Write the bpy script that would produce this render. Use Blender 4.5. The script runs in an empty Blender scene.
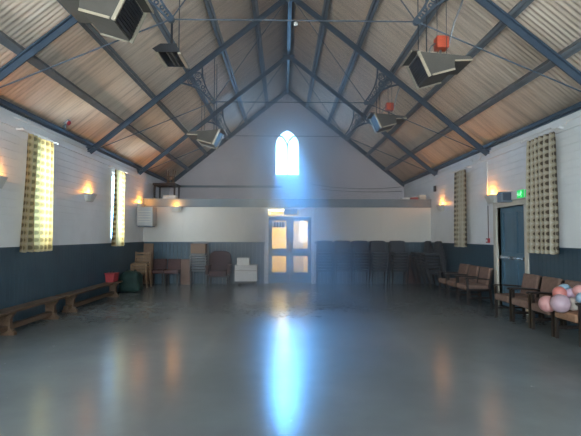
import bpy, bmesh, math, random
from mathutils import Vector, Matrix
random.seed(7)
PI = math.pi
S = bpy.context.scene
C = S.collection

# ------------------------------------------------------------------ room dimensions (metres)
W = 4.44                 # half width of the hall
YF, YL, YG = -3.2, 13.44, 16.4   # wall behind the viewer, low partition, gable wall
HE, HR = 3.43, 7.03      # eave and ridge
HW = 1.26                # top of the blue boarding
HL = 2.59                # top of the low partition
SL = (HR - HE) / W
TRUSS_Y = [5.85, 9.5, 12.75]


def roofz(x):
    return HR - SL * abs(x)


# ------------------------------------------------------------------ materials
MATS = {}


def nodes(name):
    m = bpy.data.materials.new(name)
    m.use_nodes = True
    nt = m.node_tree
    b = nt.nodes['Principled BSDF']
    MATS[name] = m
    return m, nt, b


def N(nt, t, **kw):
    n = nt.nodes.new(t)
    for k, v in kw.items():
        if k in n.inputs.keys():
            n.inputs[k].default_value = v
        else:
            setattr(n, k, v)
    return n


def ramp(nt, stops):
    r = nt.nodes.new('ShaderNodeValToRGB')
    e = r.color_ramp.elements
    while len(e) < len(stops):
        e.new(0.5)
    for i, (p, c) in enumerate(stops):
        e[i].position = p
        e[i].color = (*c, 1) if len(c) == 3 else c
    return r


def paint(name, col, rough=0.5, var=0.12, scale=3.0, metal=0.0, bump=0.0, bscale=60, stretch=(1, 1, 1), spec=0.5):
    """painted / plain surface with a little uneven tone and optional fine relief"""
    m, nt, b = nodes(name)
    L = nt.links.new
    tc = N(nt, 'ShaderNodeTexCoord')
    mp = N(nt, 'ShaderNodeMapping')
    mp.inputs['Scale'].default_value = stretch
    L(tc.outputs['Object'], mp.inputs['Vector'])
    no = N(nt, 'ShaderNodeTexNoise', Scale=scale, Detail=5.0, Roughness=0.6)
    L(mp.outputs['Vector'], no.inputs['Vector'])
    r = ramp(nt, [(0.3, tuple(c * (1 - var) for c in col)), (0.7, tuple(min(1, c * (1 + var)) for c in col))])
    L(no.outputs['Fac'], r.inputs['Fac'])
    L(r.outputs['Color'], b.inputs['Base Color'])
    b.inputs['Roughness'].default_value = rough
    b.inputs['Metallic'].default_value = metal
    b.inputs['Specular IOR Level'].default_value = spec
    if bump:
        n2 = N(nt, 'ShaderNodeTexNoise', Scale=bscale, Detail=3.0)
        L(mp.outputs['Vector'], n2.inputs['Vector'])
        bp = N(nt, 'ShaderNodeBump', Strength=bump, Distance=0.01)
        L(n2.outputs['Fac'], bp.inputs['Height'])
        L(bp.outputs['Normal'], b.inputs['Normal'])
    return m


def wood(name, c1, c2, scale=(1, 12, 12), rough=0.5):
    m, nt, b = nodes(name)
    L = nt.links.new
    tc = N(nt, 'ShaderNodeTexCoord')
    mp = N(nt, 'ShaderNodeMapping')
    mp.inputs['Scale'].default_value = scale
    L(tc.outputs['Object'], mp.inputs['Vector'])
    no = N(nt, 'ShaderNodeTexNoise', Scale=3.0, Detail=8.0, Roughness=0.65, Distortion=0.4)
    L(mp.outputs['Vector'], no.inputs['Vector'])
    r = ramp(nt, [(0.3, c1), (0.7, c2)])
    L(no.outputs['Fac'], r.inputs['Fac'])
    L(r.outputs['Color'], b.inputs['Base Color'])
    b.inputs['Roughness'].default_value = rough
    return m


def emit(name, col, s):
    m, nt, b = nodes(name)
    b.inputs['Base Color'].default_value = (*col, 1)
    b.inputs['Emission Color'].default_value = (*col, 1)
    b.inputs['Emission Strength'].default_value = s
    return m


# floor: worn grey paint with a soft gloss
def floor_mat():
    m, nt, b = nodes('floor_paint')
    L = nt.links.new
    tc = N(nt, 'ShaderNodeTexCoord')
    n1 = N(nt, 'ShaderNodeTexNoise', Scale=0.7, Detail=6.0, Roughness=0.6)
    n2 = N(nt, 'ShaderNodeTexNoise', Scale=9.0, Detail=6.0, Roughness=0.7)
    mp = N(nt, 'ShaderNodeMapping')
    mp.inputs['Scale'].default_value = (3, 60, 1)
    mp.inputs['Rotation'].default_value = (0, 0, 0.9)
    n3 = N(nt, 'ShaderNodeTexNoise', Scale=1.4, Detail=2.0)
    for n in (n1, n2, mp):
        L(tc.outputs['Object'], n.inputs['Vector'])
    L(mp.outputs['Vector'], n3.inputs['Vector'])
    r1 = ramp(nt, [(0.3, (0.125, 0.142, 0.146)), (0.7, (0.178, 0.20, 0.206))])
    L(n1.outputs['Fac'], r1.inputs['Fac'])
    r3 = ramp(nt, [(0.74, (0, 0, 0)), (0.78, (1, 1, 1))])
    L(n3.outputs['Fac'], r3.inputs['Fac'])
    mx = N(nt, 'ShaderNodeMix', data_type='RGBA')
    mx.inputs['B'].default_value = (0.26, 0.27, 0.26, 1)
    L(r1.outputs['Color'], mx.inputs['A'])
    ml = N(nt, 'ShaderNodeMath', operation='MULTIPLY')
    ml.inputs[1].default_value = 0.08
    L(r3.outputs['Color'], ml.inputs[0])
    L(ml.outputs[0], mx.inputs['Factor'])
    L(mx.outputs['Result'], b.inputs['Base Color'])
    r2 = ramp(nt, [(0.3, (0.17,) * 3), (0.75, (0.29,) * 3)])
    L(n2.outputs['Fac'], r2.inputs['Fac'])
    L(r2.outputs['Color'], b.inputs['Roughness'])
    b.inputs['Specular IOR Level'].default_value = 0.36
    bp = N(nt, 'ShaderNodeBump', Strength=0.12, Distance=0.01)
    n4 = N(nt, 'ShaderNodeTexNoise', Scale=5.0, Detail=4.0)
    L(tc.outputs['Object'], n4.inputs['Vector'])
    L(n4.outputs['Fac'], bp.inputs['Height'])
    L(bp.outputs['Normal'], b.inputs['Normal'])
    return m


# roof sheets: off-white corrugated sheet with dirt streaks running down the slope
def sheet_mat():
    m, nt, b = nodes('roof_sheet')
    L = nt.links.new
    tc = N(nt, 'ShaderNodeTexCoord')
    mp = N(nt, 'ShaderNodeMapping')
    mp.inputs['Scale'].default_value = (0.5, 9, 0.5)
    L(tc.outputs['Object'], mp.inputs['Vector'])
    n1 = N(nt, 'ShaderNodeTexNoise', Scale=1.3, Detail=6.0, Roughness=0.65)
    L(mp.outputs['Vector'], n1.inputs['Vector'])
    r1 = ramp(nt, [(0.28, (0.50, 0.385, 0.29)), (0.5, (0.80, 0.645, 0.505)), (0.72, (0.88, 0.745, 0.61))])
    L(n1.outputs['Fac'], r1.inputs['Fac'])
    L(r1.outputs['Color'], b.inputs['Base Color'])
    b.inputs['Roughness'].default_value = 0.6
    return m


# curtain cloth: cream with columns of brown motifs, lets light through
def curtain_mat(name='curtain_cloth', through=0.45):
    m, nt, b = nodes(name)
    L = nt.links.new
    out = nt.nodes['Material Output']
    uv = N(nt, 'ShaderNodeTexCoord')
    sp = N(nt, 'ShaderNodeSeparateXYZ')
    L(uv.outputs['UV'], sp.inputs[0])

    def M(op, a, bb=None):
        n = N(nt, 'ShaderNodeMath', operation=op)
        for i, v in enumerate((a, bb)):
            if v is None:
                continue
            if isinstance(v, (int, float)):
                n.inputs[i].default_value = v
            else:
                L(v, n.inputs[i])
        return n.outputs[0]
    u = M('MULTIPLY', sp.outputs['X'], 1 / 0.20)
    v = M('MULTIPLY', sp.outputs['Y'], 1 / 0.12)
    col = M('FLOOR', u)
    v2 = M('ADD', v, M('MULTIPLY', col, 0.0))
    fu = M('SUBTRACT', M('FRACT', u), 0.5)
    fv = M('SUBTRACT', M('FRACT', v2), 0.5)
    d = M('SQRT', M('ADD', M('MULTIPLY', M('MULTIPLY', fu, fu), 1.8), M('MULTIPLY', fv, fv)))
    r = ramp(nt, [(0.20, (0.07, 0.05, 0.035)), (0.27, (0.10, 0.075, 0.05)), (0.33, (0.36, 0.31, 0.22)), (0.47, (0.38, 0.33, 0.24)), (0.6, (0.47, 0.43, 0.34))])
    L(d, r.inputs['Fac'])
    b.inputs['Roughness'].default_value = 0.85
    L(r.outputs['Color'], b.inputs['Base Color'])
    tr = N(nt, 'ShaderNodeBsdfTranslucent')
    r2 = ramp(nt, [(0.18, (0.38, 0.27, 0.10)), (0.33, (0.76, 0.54, 0.19)), (0.6, (0.88, 0.67, 0.30))])
    L(d, r2.inputs['Fac'])
    L(r2.outputs['Color'], tr.inputs['Color'])
    mx = N(nt, 'ShaderNodeMixShader', Fac=through)
    L(b.outputs[0], mx.inputs[1])
    L(tr.outputs[0], mx.inputs[2])
    L(mx.outputs[0], out.inputs['Surface'])
    return m


def glass_mat(name='window_glass', tint=(1, 1, 1)):
    m, nt, b = nodes(name)
    L = nt.links.new
    out = nt.nodes['Material Output']
    t = N(nt, 'ShaderNodeBsdfTransparent')
    t.inputs['Color'].default_value = (*tint, 1)
    g = N(nt, 'ShaderNodeBsdfGlossy', Roughness=0.03)
    mx = N(nt, 'ShaderNodeMixShader', Fac=0.06)
    L(t.outputs[0], mx.inputs[1])
    L(g.outputs[0], mx.inputs[2])
    L(mx.outputs[0], out.inputs['Surface'])
    return m


def haze_mat(density, col, g):
    m = bpy.data.materials.new('flare_haze')
    m.use_nodes = True
    nt = m.node_tree
    nt.nodes.remove(nt.nodes['Principled BSDF'])
    v = N(nt, 'ShaderNodeVolumeScatter', Density=density, Anisotropy=g)
    v.inputs['Color'].default_value = (*col, 1)
    nt.links.new(v.outputs[0], nt.nodes['Material Output'].inputs['Volume'])
    return m


M_FLOOR = floor_mat()
M_SHEET = sheet_mat()
M_CURT = curtain_mat()
M_CURT2 = curtain_mat('lined_curtain_cloth', 0.06)
M_GLASS = glass_mat()
M_WHITE = paint('white_board_paint', (0.76, 0.77, 0.77), 0.5, 0.06, 1.5)
M_GABLE = paint('gable_board_paint', (0.64, 0.60, 0.62), 0.6, 0.08, 1.2)
M_CREAM = paint('cream_panel_paint', (0.60, 0.58, 0.53), 0.55, 0.06, 1.0)
M_BLUE = paint('blue_board_paint', (0.036, 0.074, 0.103), 0.4, 0.12, 2.0)
M_BLUEDOOR = paint('blue_door_paint', (0.085, 0.165, 0.23), 0.35, 0.08, 3.0)
M_STEEL = paint('blue_grey_steel_paint', (0.05, 0.072, 0.10), 0.4, 0.15, 4.0)
M_PURLIN = paint('grey_purlin_paint', (0.16, 0.175, 0.19), 0.5, 0.2, 3.0)
M_FASCIA = paint('grey_blue_fascia_paint', (0.14, 0.185, 0.22), 0.45, 0.1, 2.0)
M_TRIM = paint('cream_trim_paint', (0.58, 0.53, 0.44), 0.45, 0.06, 3.0)
M_WTRIM = paint('white_trim_paint', (0.72, 0.72, 0.70), 0.4, 0.05, 3.0)
M_WOOD = wood('bench_wood', (0.065, 0.036, 0.020), (0.135, 0.080, 0.045), (12, 1, 12))
M_WOOD2 = wood('pale_chair_wood', (0.14, 0.08, 0.042), (0.24, 0.145, 0.075), (8, 8, 1.5))
M_DARKWOOD = wood('dark_frame_wood', (0.012, 0.008, 0.006), (0.028, 0.018, 0.014), (8, 8, 2), 0.45)
M_CUSH = paint('brown_upholstery', (0.20, 0.122, 0.092), 0.85, 0.18, 14, bump=0.25, bscale=180)
M_CUSH2 = paint('orange_brown_upholstery', (0.30, 0.165, 0.095), 0.85, 0.18, 14, bump=0.25, bscale=180)
M_MAROON = paint('maroon_upholstery', (0.075, 0.036, 0.034), 0.8, 0.15, 10, bump=0.2, bscale=150)
M_BLACK = paint('black_upholstery', (0.022, 0.03, 0.042), 0.7, 0.2, 12, bump=0.2, bscale=150)
M_BLACKMETAL = paint('black_metal', (0.02, 0.022, 0.026), 0.4, 0.2, 6)
M_GREYMETAL = paint('grey_metal', (0.30, 0.31, 0.32), 0.35, 0.1, 6, metal=0.7)
M_PALEMETAL = paint('pale_metal', (0.62, 0.55, 0.42), 0.3, 0.08, 6, metal=0.6)
M_HOOD = paint('dull_hood_metal', (0.11, 0.098, 0.082), 0.8, 0.12, 4, spec=0.2)
M_GREYSEAT = paint('grey_seat_fabric', (0.17, 0.19, 0.21), 0.75, 0.15, 10)
M_RED = paint('red_enamel', (0.62, 0.09, 0.035), 0.4, 0.08, 6)
M_REDPLASTIC = paint('red_plastic', (0.32, 0.025, 0.03), 0.4, 0.08, 6)
M_GREEN = paint('dark_green_canvas', (0.008, 0.032, 0.026), 0.75, 0.2, 5, bump=0.3, bscale=30)
M_CARD = paint('cardboard', (0.20, 0.125, 0.085), 0.8, 0.1, 4)
M_BROWN = paint('brown_board', (0.17, 0.10, 0.075), 0.6, 0.15, 3)
M_PALEDOOR = paint('pale_door_paint', (0.42, 0.42, 0.40), 0.5, 0.05, 4)
M_PLASTER = paint('sconce_plaster', (0.58, 0.56, 0.52), 0.6, 0.06, 5)
M_GREYCASE = paint('grey_casing_paint', (0.40, 0.385, 0.36), 0.5, 0.05, 4)
M_GREYBOX = paint('grey_box_plastic', (0.17, 0.21, 0.25), 0.45, 0.06, 6)
M_PAPER = paint('white_paper', (0.75, 0.75, 0.72), 0.7, 0.03, 6)
M_INK = paint('dark_ink', (0.03, 0.06, 0.10), 0.7, 0.1, 6)
M_CHROME = paint('polished_bar', (0.75, 0.77, 0.78), 0.2, 0.03, 6, metal=0.9)
M_LOBBY = paint('lobby_cream_paint', (0.76, 0.62, 0.27), 0.6, 0.05, 2)
M_LOBBYFLOOR = paint('lobby_floor', (0.18, 0.17, 0.15), 0.5, 0.1, 3)
M_BULB = emit('lamp_glow', (1.0, 0.56, 0.14), 7.0)
M_LOBBYLAMP = emit('lobby_lamp_glow', (1.0, 0.88, 0.55), 2.2)
M_EXIT = emit('exit_sign_green', (0.01, 0.62, 0.11), .4)
M_EXITW = emit('exit_sign_white', (0.6, 1.0, 0.7), .4)


def balloon_mat(name, col):
    m, nt, b = nodes(name)
    no = N(nt, 'ShaderNodeTexNoise', Scale=4.0)
    r = ramp(nt, [(0.3, tuple(c * .93 for c in col)), (0.7, tuple(min(1, c * 1.05) for c in col))])
    nt.links.new(no.outputs['Fac'], r.inputs['Fac'])
    nt.links.new(r.outputs['Color'], b.inputs['Base Color'])
    b.inputs['Roughness'].default_value = 0.28
    b.inputs['Subsurface Weight'].default_value = 0.15
    b.inputs['Subsurface Radius'].default_value = (0.05, 0.03, 0.03)
    return m


# ------------------------------------------------------------------ mesh helpers
class MB:
    def __init__(self):
        self.bm = bmesh.new()

    def box(self, x0, x1, y0, y1, z0, z1):
        v = [self.bm.verts.new(p) for p in ((x0, y0, z0), (x1, y0, z0), (x1, y1, z0), (x0, y1, z0), (x0, y0, z1), (x1, y0, z1), (x1, y1, z1), (x0, y1, z1))]
        for f in ((3, 2, 1, 0), (4, 5, 6, 7), (0, 1, 5, 4), (1, 2, 6, 5), (2, 3, 7, 6), (3, 0, 4, 7)):
            self.bm.faces.new([v[i] for i in f])
        return v

    def obox(self, c, sx, sy, sz, rot=None, bev=0.0, seg=2):
        """box of a size about a centre, turned by a matrix, with rounded edges"""
        t = bmesh.new()
        bmesh.ops.create_cube(t, size=1.0)
        for v in t.verts:
            v.co = Vector((v.co.x * sx, v.co.y * sy, v.co.z * sz))
        if bev:
            bmesh.ops.bevel(t, geom=list(t.edges), offset=bev, segments=seg, affect='EDGES', profile=0.6)
        mt = Matrix.Translation(Vector(c)) @ (rot.to_4x4() if rot else Matrix.Identity(4))
        t.transform(mt)
        me = bpy.data.meshes.new('tmp')
        t.to_mesh(me)
        t.free()
        self.bm.from_mesh(me)
        bpy.data.meshes.remove(me)

    def tube(self, pts, r, n=8, closed=False, cap=True):
        pts = [Vector(p) for p in pts]
        rings = []
        up = None
        m = len(pts)
        for i, p in enumerate(pts):
            if closed:
                d = (pts[(i + 1) % m] - pts[i - 1]).normalized()
            else:
                d = (pts[min(i + 1, m - 1)] - pts[max(i - 1, 0)]).normalized()
            if up is None:
                a = Vector((0, 0, 1)) if abs(d.z) < 0.9 else Vector((1, 0, 0))
                up = a
            s = d.cross(up)
            if s.length < 1e-5:
                s = d.orthogonal()
            s.normalize()
            u = s.cross(d).normalized()
            up = u
            rr = r[i] if isinstance(r, (list, tuple)) else r
            rings.append([self.bm.verts.new(p + (s * math.cos(2 * PI * k / n) + u * math.sin(2 * PI * k / n)) * rr) for k in range(n)])
        q = range(m if closed else m - 1)
        for i in q:
            a, b = rings[i], rings[(i + 1) % m]
            for k in range(n):
                self.bm.faces.new((a[k], a[(k + 1) % n], b[(k + 1) % n], b[k]))
        if cap and not closed:
            self.bm.faces.new(rings[0][::-1])
            self.bm.faces.new(rings[-1])

    def bar(self, p0, p1, w, h, up=(0, 0, 1)):
        """rectangular bar between two points; w across, h along up"""
        p0, p1 = Vector(p0), Vector(p1)
        d = (p1 - p0).normalized()
        s = d.cross(Vector(up)).normalized()
        u = s.cross(d).normalized()
        v = []
        for p in (p0, p1):
            for a, b in ((-1, -1), (1, -1), (1, 1), (-1, 1)):
                v.append(self.bm.verts.new(p + s * (a * w / 2) + u * (b * h / 2)))
        for f in ((0, 1, 2, 3), (7, 6, 5, 4), (0, 4, 5, 1), (1, 5, 6, 2), (2, 6, 7, 3), (3, 7, 4, 0)):
            self.bm.faces.new([v[i] for i in f])

    def prism(self, poly, axis, a0, a1):
        """polygon of (p,q) swept along an axis: x -> (y,z), y -> (x,z), z -> (x,y)"""
        def mk(p, q, a):
            return {'x': (a, p, q), 'y': (p, a, q), 'z': (p, q, a)}[axis]
        b0 = [self.bm.verts.new(mk(p, q, a0)) for p, q in poly]
        b1 = [self.bm.verts.new(mk(p, q, a1)) for p, q in poly]
        n = len(poly)
        self.bm.faces.new(b0)
        self.bm.faces.new(b1[::-1])
        for i in range(n):
            self.bm.faces.new((b0[i], b1[i], b1[(i + 1) % n], b0[(i + 1) % n]))

    def lathe(self, prof, c=(0, 0, 0), n=24, rot=None):
        rings = []
        c = Vector(c)
        for r, z in prof:
            ring = []
            for k in range(n):
                p = Vector((r * math.cos(2 * PI * k / n), r * math.sin(2 * PI * k / n), z))
                ring.append(self.bm.verts.new(c + (rot @ p if rot else p)))
            rings.append(ring)
        for i in range(len(prof) - 1):
            for k in range(n):
                self.bm.faces.new((rings[i][k], rings[i][(k + 1) % n], rings[i + 1][(k + 1) % n], rings[i + 1][k]))
        self.bm.faces.new(rings[0][::-1])
        self.bm.faces.new(rings[-1])

    def build(self, name, mat, parent=None, smooth=False, bevel=0.0, loc=None):
        bmesh.ops.recalc_face_normals(self.bm, faces=self.bm.faces)
        me = bpy.data.meshes.new(name)
        self.bm.to_mesh(me)
        self.bm.free()
        me.materials.append(mat)
        if smooth:
            for p in me.polygons:
                p.use_smooth = True
        o = bpy.data.objects.new(name, me)
        C.objects.link(o)
        if parent:
            o.parent = parent
        if loc is not None:
            o.location = loc
        if bevel:
            b = o.modifiers.new('bevel', 'BEVEL')
            b.width = bevel
            b.segments = 2
            b.limit_method = 'ANGLE'
        return o


def tag(o, label, cat, group=None, kind=None):
    o['label'] = label
    o['category'] = cat
    if group:
        o['group'] = group
    if kind:
        o['kind'] = kind
    return o


def thing(name, label, cat, loc=(0, 0, 0), rz=0.0, group=None):
    o = bpy.data.objects.new(name, None)
    o.empty_display_size = 0.1
    C.objects.link(o)
    o.location = loc
    o.rotation_euler = (0, 0, rz)
    return tag(o, label, cat, group)


def struct(o, label=None, cat=None):
    o['kind'] = 'structure'
    if label:
        o['label'] = label
        o['category'] = cat
    return o


def dup(root, loc, rz=None, label=None, group=None):
    r = root.copy()
    C.objects.link(r)
    r.location = loc
    if rz is not None:
        r.rotation_euler = (0, 0, rz)
    if label:
        r['label'] = label
    if group:
        r['group'] = group
    for ch in list(root.children):
        c = ch.copy()
        C.objects.link(c)
        c.parent = r
        for g in list(ch.children):
            d = g.copy()
            C.objects.link(d)
            d.parent = c
    return r


# ================================================================== SETTING
m = MB()
m.box(-W - .2, W + .2, YF - .2, YG + .2, -0.1, 0.0)
struct(m.build('floor', M_FLOOR), 'grey painted hall floor, worn and softly glossy', 'floor')

# side openings (y0, y1, z0, z1)
WIN_Y = [(0.4, 1.15), (3.85, 4.6), (7.42, 8.05), (10.93, 11.6)]
WIN_YR = [(0.4, 1.15), (3.75, 4.5), (7.27, 7.87), (10.92, 11.4)]
WZ0, WZ1 = 1.34, 3.05
DOOR_R = (8.14, 9.22, 0.0, 2.06)


def split_cols(y0, y1, ops, z0, z1):
    """rectangles (ya,yb,za,zb) that fill y0..y1 x z0..z1 around the openings"""
    ys = sorted({y0, y1, *[min(max(v, y0), y1) for o in ops for v in o[:2]]})
    out = []
    for a, b in zip(ys, ys[1:]):
        mid = (a + b) / 2
        cuts = sorted((o[2], o[3]) for o in ops if o[0] < mid < o[1])
        z = z0
        for c0, c1 in cuts:
            if c0 > z:
                out.append((a, b, z, min(c0, z1)))
            z = max(z, c1)
        if z < z1:
            out.append((a, b, z, z1))
    return out


def side_wall(sgn, name, ops, label):
    m = MB()
    T = .2

    def bx(ya, yb, za, zb, d0, d1):
        xs = sorted((sgn * d0, sgn * d1))
        m.box(xs[0], xs[1], ya, yb, za, zb)
    for a, b, c, d in split_cols(YF - .2, YG + .2, ops, 0, 3.42):
        bx(a, b, c, d, W, W + T)
    # horizontal boards
    z = HW
    h = 0.128
    ext = [(o[0] - .0, o[1] + .0, o[2], o[3]) for o in ops]
    while z < 3.14:
        for a, b, c, d in split_cols(YF, YG, ext, z, min(z + h - .006, 3.16)):
            bx(a, b, c, d, W - .014, W)
        z += h
    bx(YF, YG, 3.22, 3.40, W - .016, W)          # smooth frieze board
    bx(YF, YG, 3.17, 3.22, W - .035, W)          # moulding under it
    return struct(m.build(name, M_WHITE), label, 'wall')


opsL = [(a, b, WZ0, WZ1) for a, b in WIN_Y]
opsR = [(a, b, WZ0, WZ1) for a, b in WIN_YR] + [DOOR_R]
side_wall(-1, 'wall_left', opsL, 'white boarded left side wall')
side_wall(1, 'wall_right', opsR, 'white boarded right side wall')


def wainscot(name, sgn, ops, label):
    m = MB()
    y = YF
    p = 0.115
    while y < YL - .02:
        a, b = y + .003, min(y + p - .003, YL - .012)
        if not any(o[0] - .12 < (a + b) / 2 < o[1] + .12 and o[2] < 1.0 for o in ops):
            xs = sorted((sgn * (W - .03), sgn * (W - .0145)))
            m.box(xs[0], xs[1], a, b, 0.0, HW - .03)
        y += p
    for a, b, c, d in split_cols(YF, YL - .012, [(o[0] - .12, o[1] + .12, 0, 2) for o in ops if o[2] < 1.0], HW - .03, HW + .012):
        xs = sorted((sgn * (W - .052), sgn * (W - .0145)))
        m.box(xs[0], xs[1], a, b, c, d)
    for a, b, c, d in split_cols(YF, YL - .012, [(o[0] - .12, o[1] + .12, 0, 2) for o in ops if o[2] < 1.0], 0, HW - .03):
        xs = sorted((sgn * (W - .0145), sgn * (W)))
        m.box(xs[0], xs[1], a, b, c, d)
    return struct(m.build(name, M_BLUE), label, 'boarding')


wainscot('trim_1', -1, opsL, 'blue vertical boarding along the left wall')
wainscot('trim_2', 1, opsR, 'blue vertical boarding along the right wall')

# low partition (lobby front)
DX0, DX1, DZ = -0.60, 0.72, 2.28
m = MB()
for a, b, c, d in split_cols(-W, W, [(DX0, DX1, 0, DZ)], 0, 2.45):
    m.box(a, b, YL, YL + .1, c, d)
x = -W                                            # cream sheets with fine joints
while x < W - .01:
    x1 = min(x + 1.22, W)
    for a, b, c, d in split_cols(x + .003, x1 - .003, [(DX0 - .1, DX1 + .1, 0, DZ + .1)], HW, 2.35):
        m.box(a, b, YL - .008, YL, c, d)
    x = x1
struct(m.build('wall_back', M_CREAM), 'cream lower wall at the end of the hall, doors in it', 'wall')

m = MB()                                          # blue boarding of the partition
x = -W + .03
while x < W - .03:
    a, b = x + .003, min(x + .112, W - .03)
    if not (DX0 - .1 < b and a < DX1 + .1):
        m.box(a, b, YL - .022, YL, 0, HW - .03)
    x += .115
for a, b in ((-W + .055, DX0 - .1), (DX1 + .1, W - .055)):
    m.box(a, b, YL - .04, YL, HW - .03, HW + .012)
struct(m.build('trim_3', M_BLUE), 'blue vertical boarding along the end wall', 'boarding')

m = MB()                                          # fascia and loft deck
m.box(-W + .015, W - .015, YL - .07, YL + .1, 2.34, HL)
m.box(-W + .015, W - .015, YL - .10, YL - .07, 2.34, 2.38)
m.box(-W + .015, W - .015, YL - .10, YL - .07, 2.55, HL)
struct(m.build('trim_4', M_FASCIA), 'grey blue fascia board along the edge of the loft', 'fascia')
m = MB()
m.box(-W, W, YL + .1, YG, 2.46, HL)
struct(m.build('ceiling_loft_deck', M_BROWN), 'deck of the loft above the lobby', 'deck')

# gable wall with a pointed window
GW, GZ0, GZS, GRISE = 0.49, 3.73, 4.86, 0.66
gc = (GRISE ** 2 - GW ** 2) / (2 * GW)
gr = GW + gc


def archpts(w, n=10, grow=0.0):
    """right half of the arch from springing to apex; grow pushes it outwards"""
    r = gr + grow
    top = math.acos(gc / r)
    return [(-gc + r * math.cos(top * i / n), GZS + r * math.sin(top * i / n)) for i in range(n + 1)]


def arch_hw(z):
    if z <= GZS:
        return GW
    v = gr * gr - (z - GZS) ** 2
    return max(0.0, math.sqrt(v) - gc) if v > gc * gc else 0.0


m = MB()
arc = archpts(GW)
for s in (1, -1):
    poly = [(0, 0), (s * W, 0), (s * W, HE), (0, HR)] + [(s * x, z) for x, z in arc[::-1]] + [(s * GW, GZ0), (0, GZ0)]
    m.prism(poly, 'y', YG, YG + .2)
z = HL + .01
h = .135
while z < HR - .1:
    z1 = z + h - .007
    xo = min(W, (HR - z1) / SL)
    xo0 = min(W, (HR - z) / SL)
    for s in (1, -1):
        if z1 > GZ0 - .06 and z < GZS + GRISE + .1:
            xi = max(arch_hw(max(z, GZ0)), arch_hw(z1)) + .02
        else:
            xi = 0
        if xo > xi + .05:
            m.prism([(s * xi, z), (s * xo0, z), (s * xo, z1), (s * xi, z1)], 'y', YG - .014, YG)
    z += h
struct(m.build('wall_gable', M_GABLE), 'pale boarded gable wall with a pointed window', 'wall')

# wall behind the viewer, with two unseen windows enlarged to bring in daylight
FW = [(-3.3, -.9, 1.0, 3.2), (.9, 3.3, 1.0, 3.2)]
m = MB()
for a, b, c, d in split_cols(-W, W, FW, 0, HE):
    m.box(a, b, YF - .2, YF, c, d)
m.prism([(-W, HE), (W, HE), (0, HR)], 'y', YF - .2, YF)
struct(m.build('wall_front', M_WHITE), 'white wall behind the viewer', 'wall')

# corrugated roof, ripples running down the slope
m = MB()
for s in (1, -1):
    prev = None
    pitch, amp, seg = 0.085, 0.007, 6
    n = int((YG - YF + .3) / pitch * seg)
    nx, nz = SL / math.hypot(1, SL), 1 / math.hypot(1, SL)
    for i in range(n + 1):
        y = YF - .15 + i * pitch / seg
        off = amp * math.sin(2 * PI * i / seg)
        row = []
        for k in (0, 1):
            xx = 0 if k == 0 else W + .3
            zz = HR - SL * xx + .05
            row.append(m.bm.verts.new((s * (xx + nx * off * (k > 0)), y, zz + nz * off)))
        if prev:
            f = (prev[0], prev[1], row[1], row[0])
            m.bm.faces.new(f)
        prev = row
roof = m.build('ceiling', M_SHEET, smooth=True)
so = roof.modifiers.new('solid', 'SOLIDIFY')
so.thickness = 0.02
so.offset = 0
struct(roof, 'corrugated roof sheets seen from below', 'roof')

# eave beams
for i, s in ((5, -1), (6, 1)):
    m = MB()
    xs = sorted((s * (W - .10), s * (W + .06)))
    m.box(xs[0], xs[1], YF, YG - .015, 3.425, 3.49)
    xs = sorted((s * (W - .045), s * (W - .0)))
    m.box(xs[0], xs[1], YF, YG - .015, 3.40, 3.425)
    xs = sorted((s * (W - .02), s * (W + .1)))
    m.box(xs[0], xs[1], YF, YG - .015, 3.49, 3.56)
    struct(m.build('trim_%d' % i, M_STEEL), 'dark blue eaves beam along the %s wall' % ('left' if s < 0 else 'right'), 'beam')

# gable rails
m = MB()
m.box(-4.3, -.2, YG - .06, YG - .014, 3.27, 3.35)
struct(m.build('trim_7', M_FASCIA), 'grey rail across the left of the gable wall', 'rail')


# ---------------- windows
def win_frame(m, x, y0, y1, z0, z1, s, t=.06):
    a, b = sorted((s * (W + .06), s * (W + .13)))
    m.box(a, b, y0, y0 + t, z0, z1)
    m.box(a, b, y1 - t, y1, z0, z1)
    m.box(a, b, y0 + t, y1 - t, z0, z0 + t)
    m.box(a, b, y0 + t, y1 - t, z1 - t, z1)
    zm = (z0 + z1) / 2
    m.box(a, b, y0 + t, y1 - t, zm - .02, zm + .02)


wn = 0
for s, lst in ((-1, WIN_Y), (1, WIN_YR)):
    for (y0, y1) in lst:
        wn += 1
        m = MB()
        win_frame(m, 0, y0, y1, WZ0, WZ1, s)
        a, b = sorted((s * (W - .06), s * (W + .06)))
        fr = m.build('window_%d' % wn, M_WTRIM)
        struct(fr, 'tall narrow sash window behind a curtain in the %s wall, at %.1f m along' % ('left' if s < 0 else 'right', y0), 'window')
        m = MB()
        m.box(a, b, y0 - .03, y1 + .03, WZ0 - .04, WZ0)
        m.build('window_sill', M_WTRIM, fr)
        m = MB()
        a, b = sorted((s * (W + .092), s * (W + .098)))
        m.box(a, b, y0 + .06, y1 - .06, WZ0 + .06, WZ1 - .06)
        m.build('pane', M_GLASS, fr)

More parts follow.
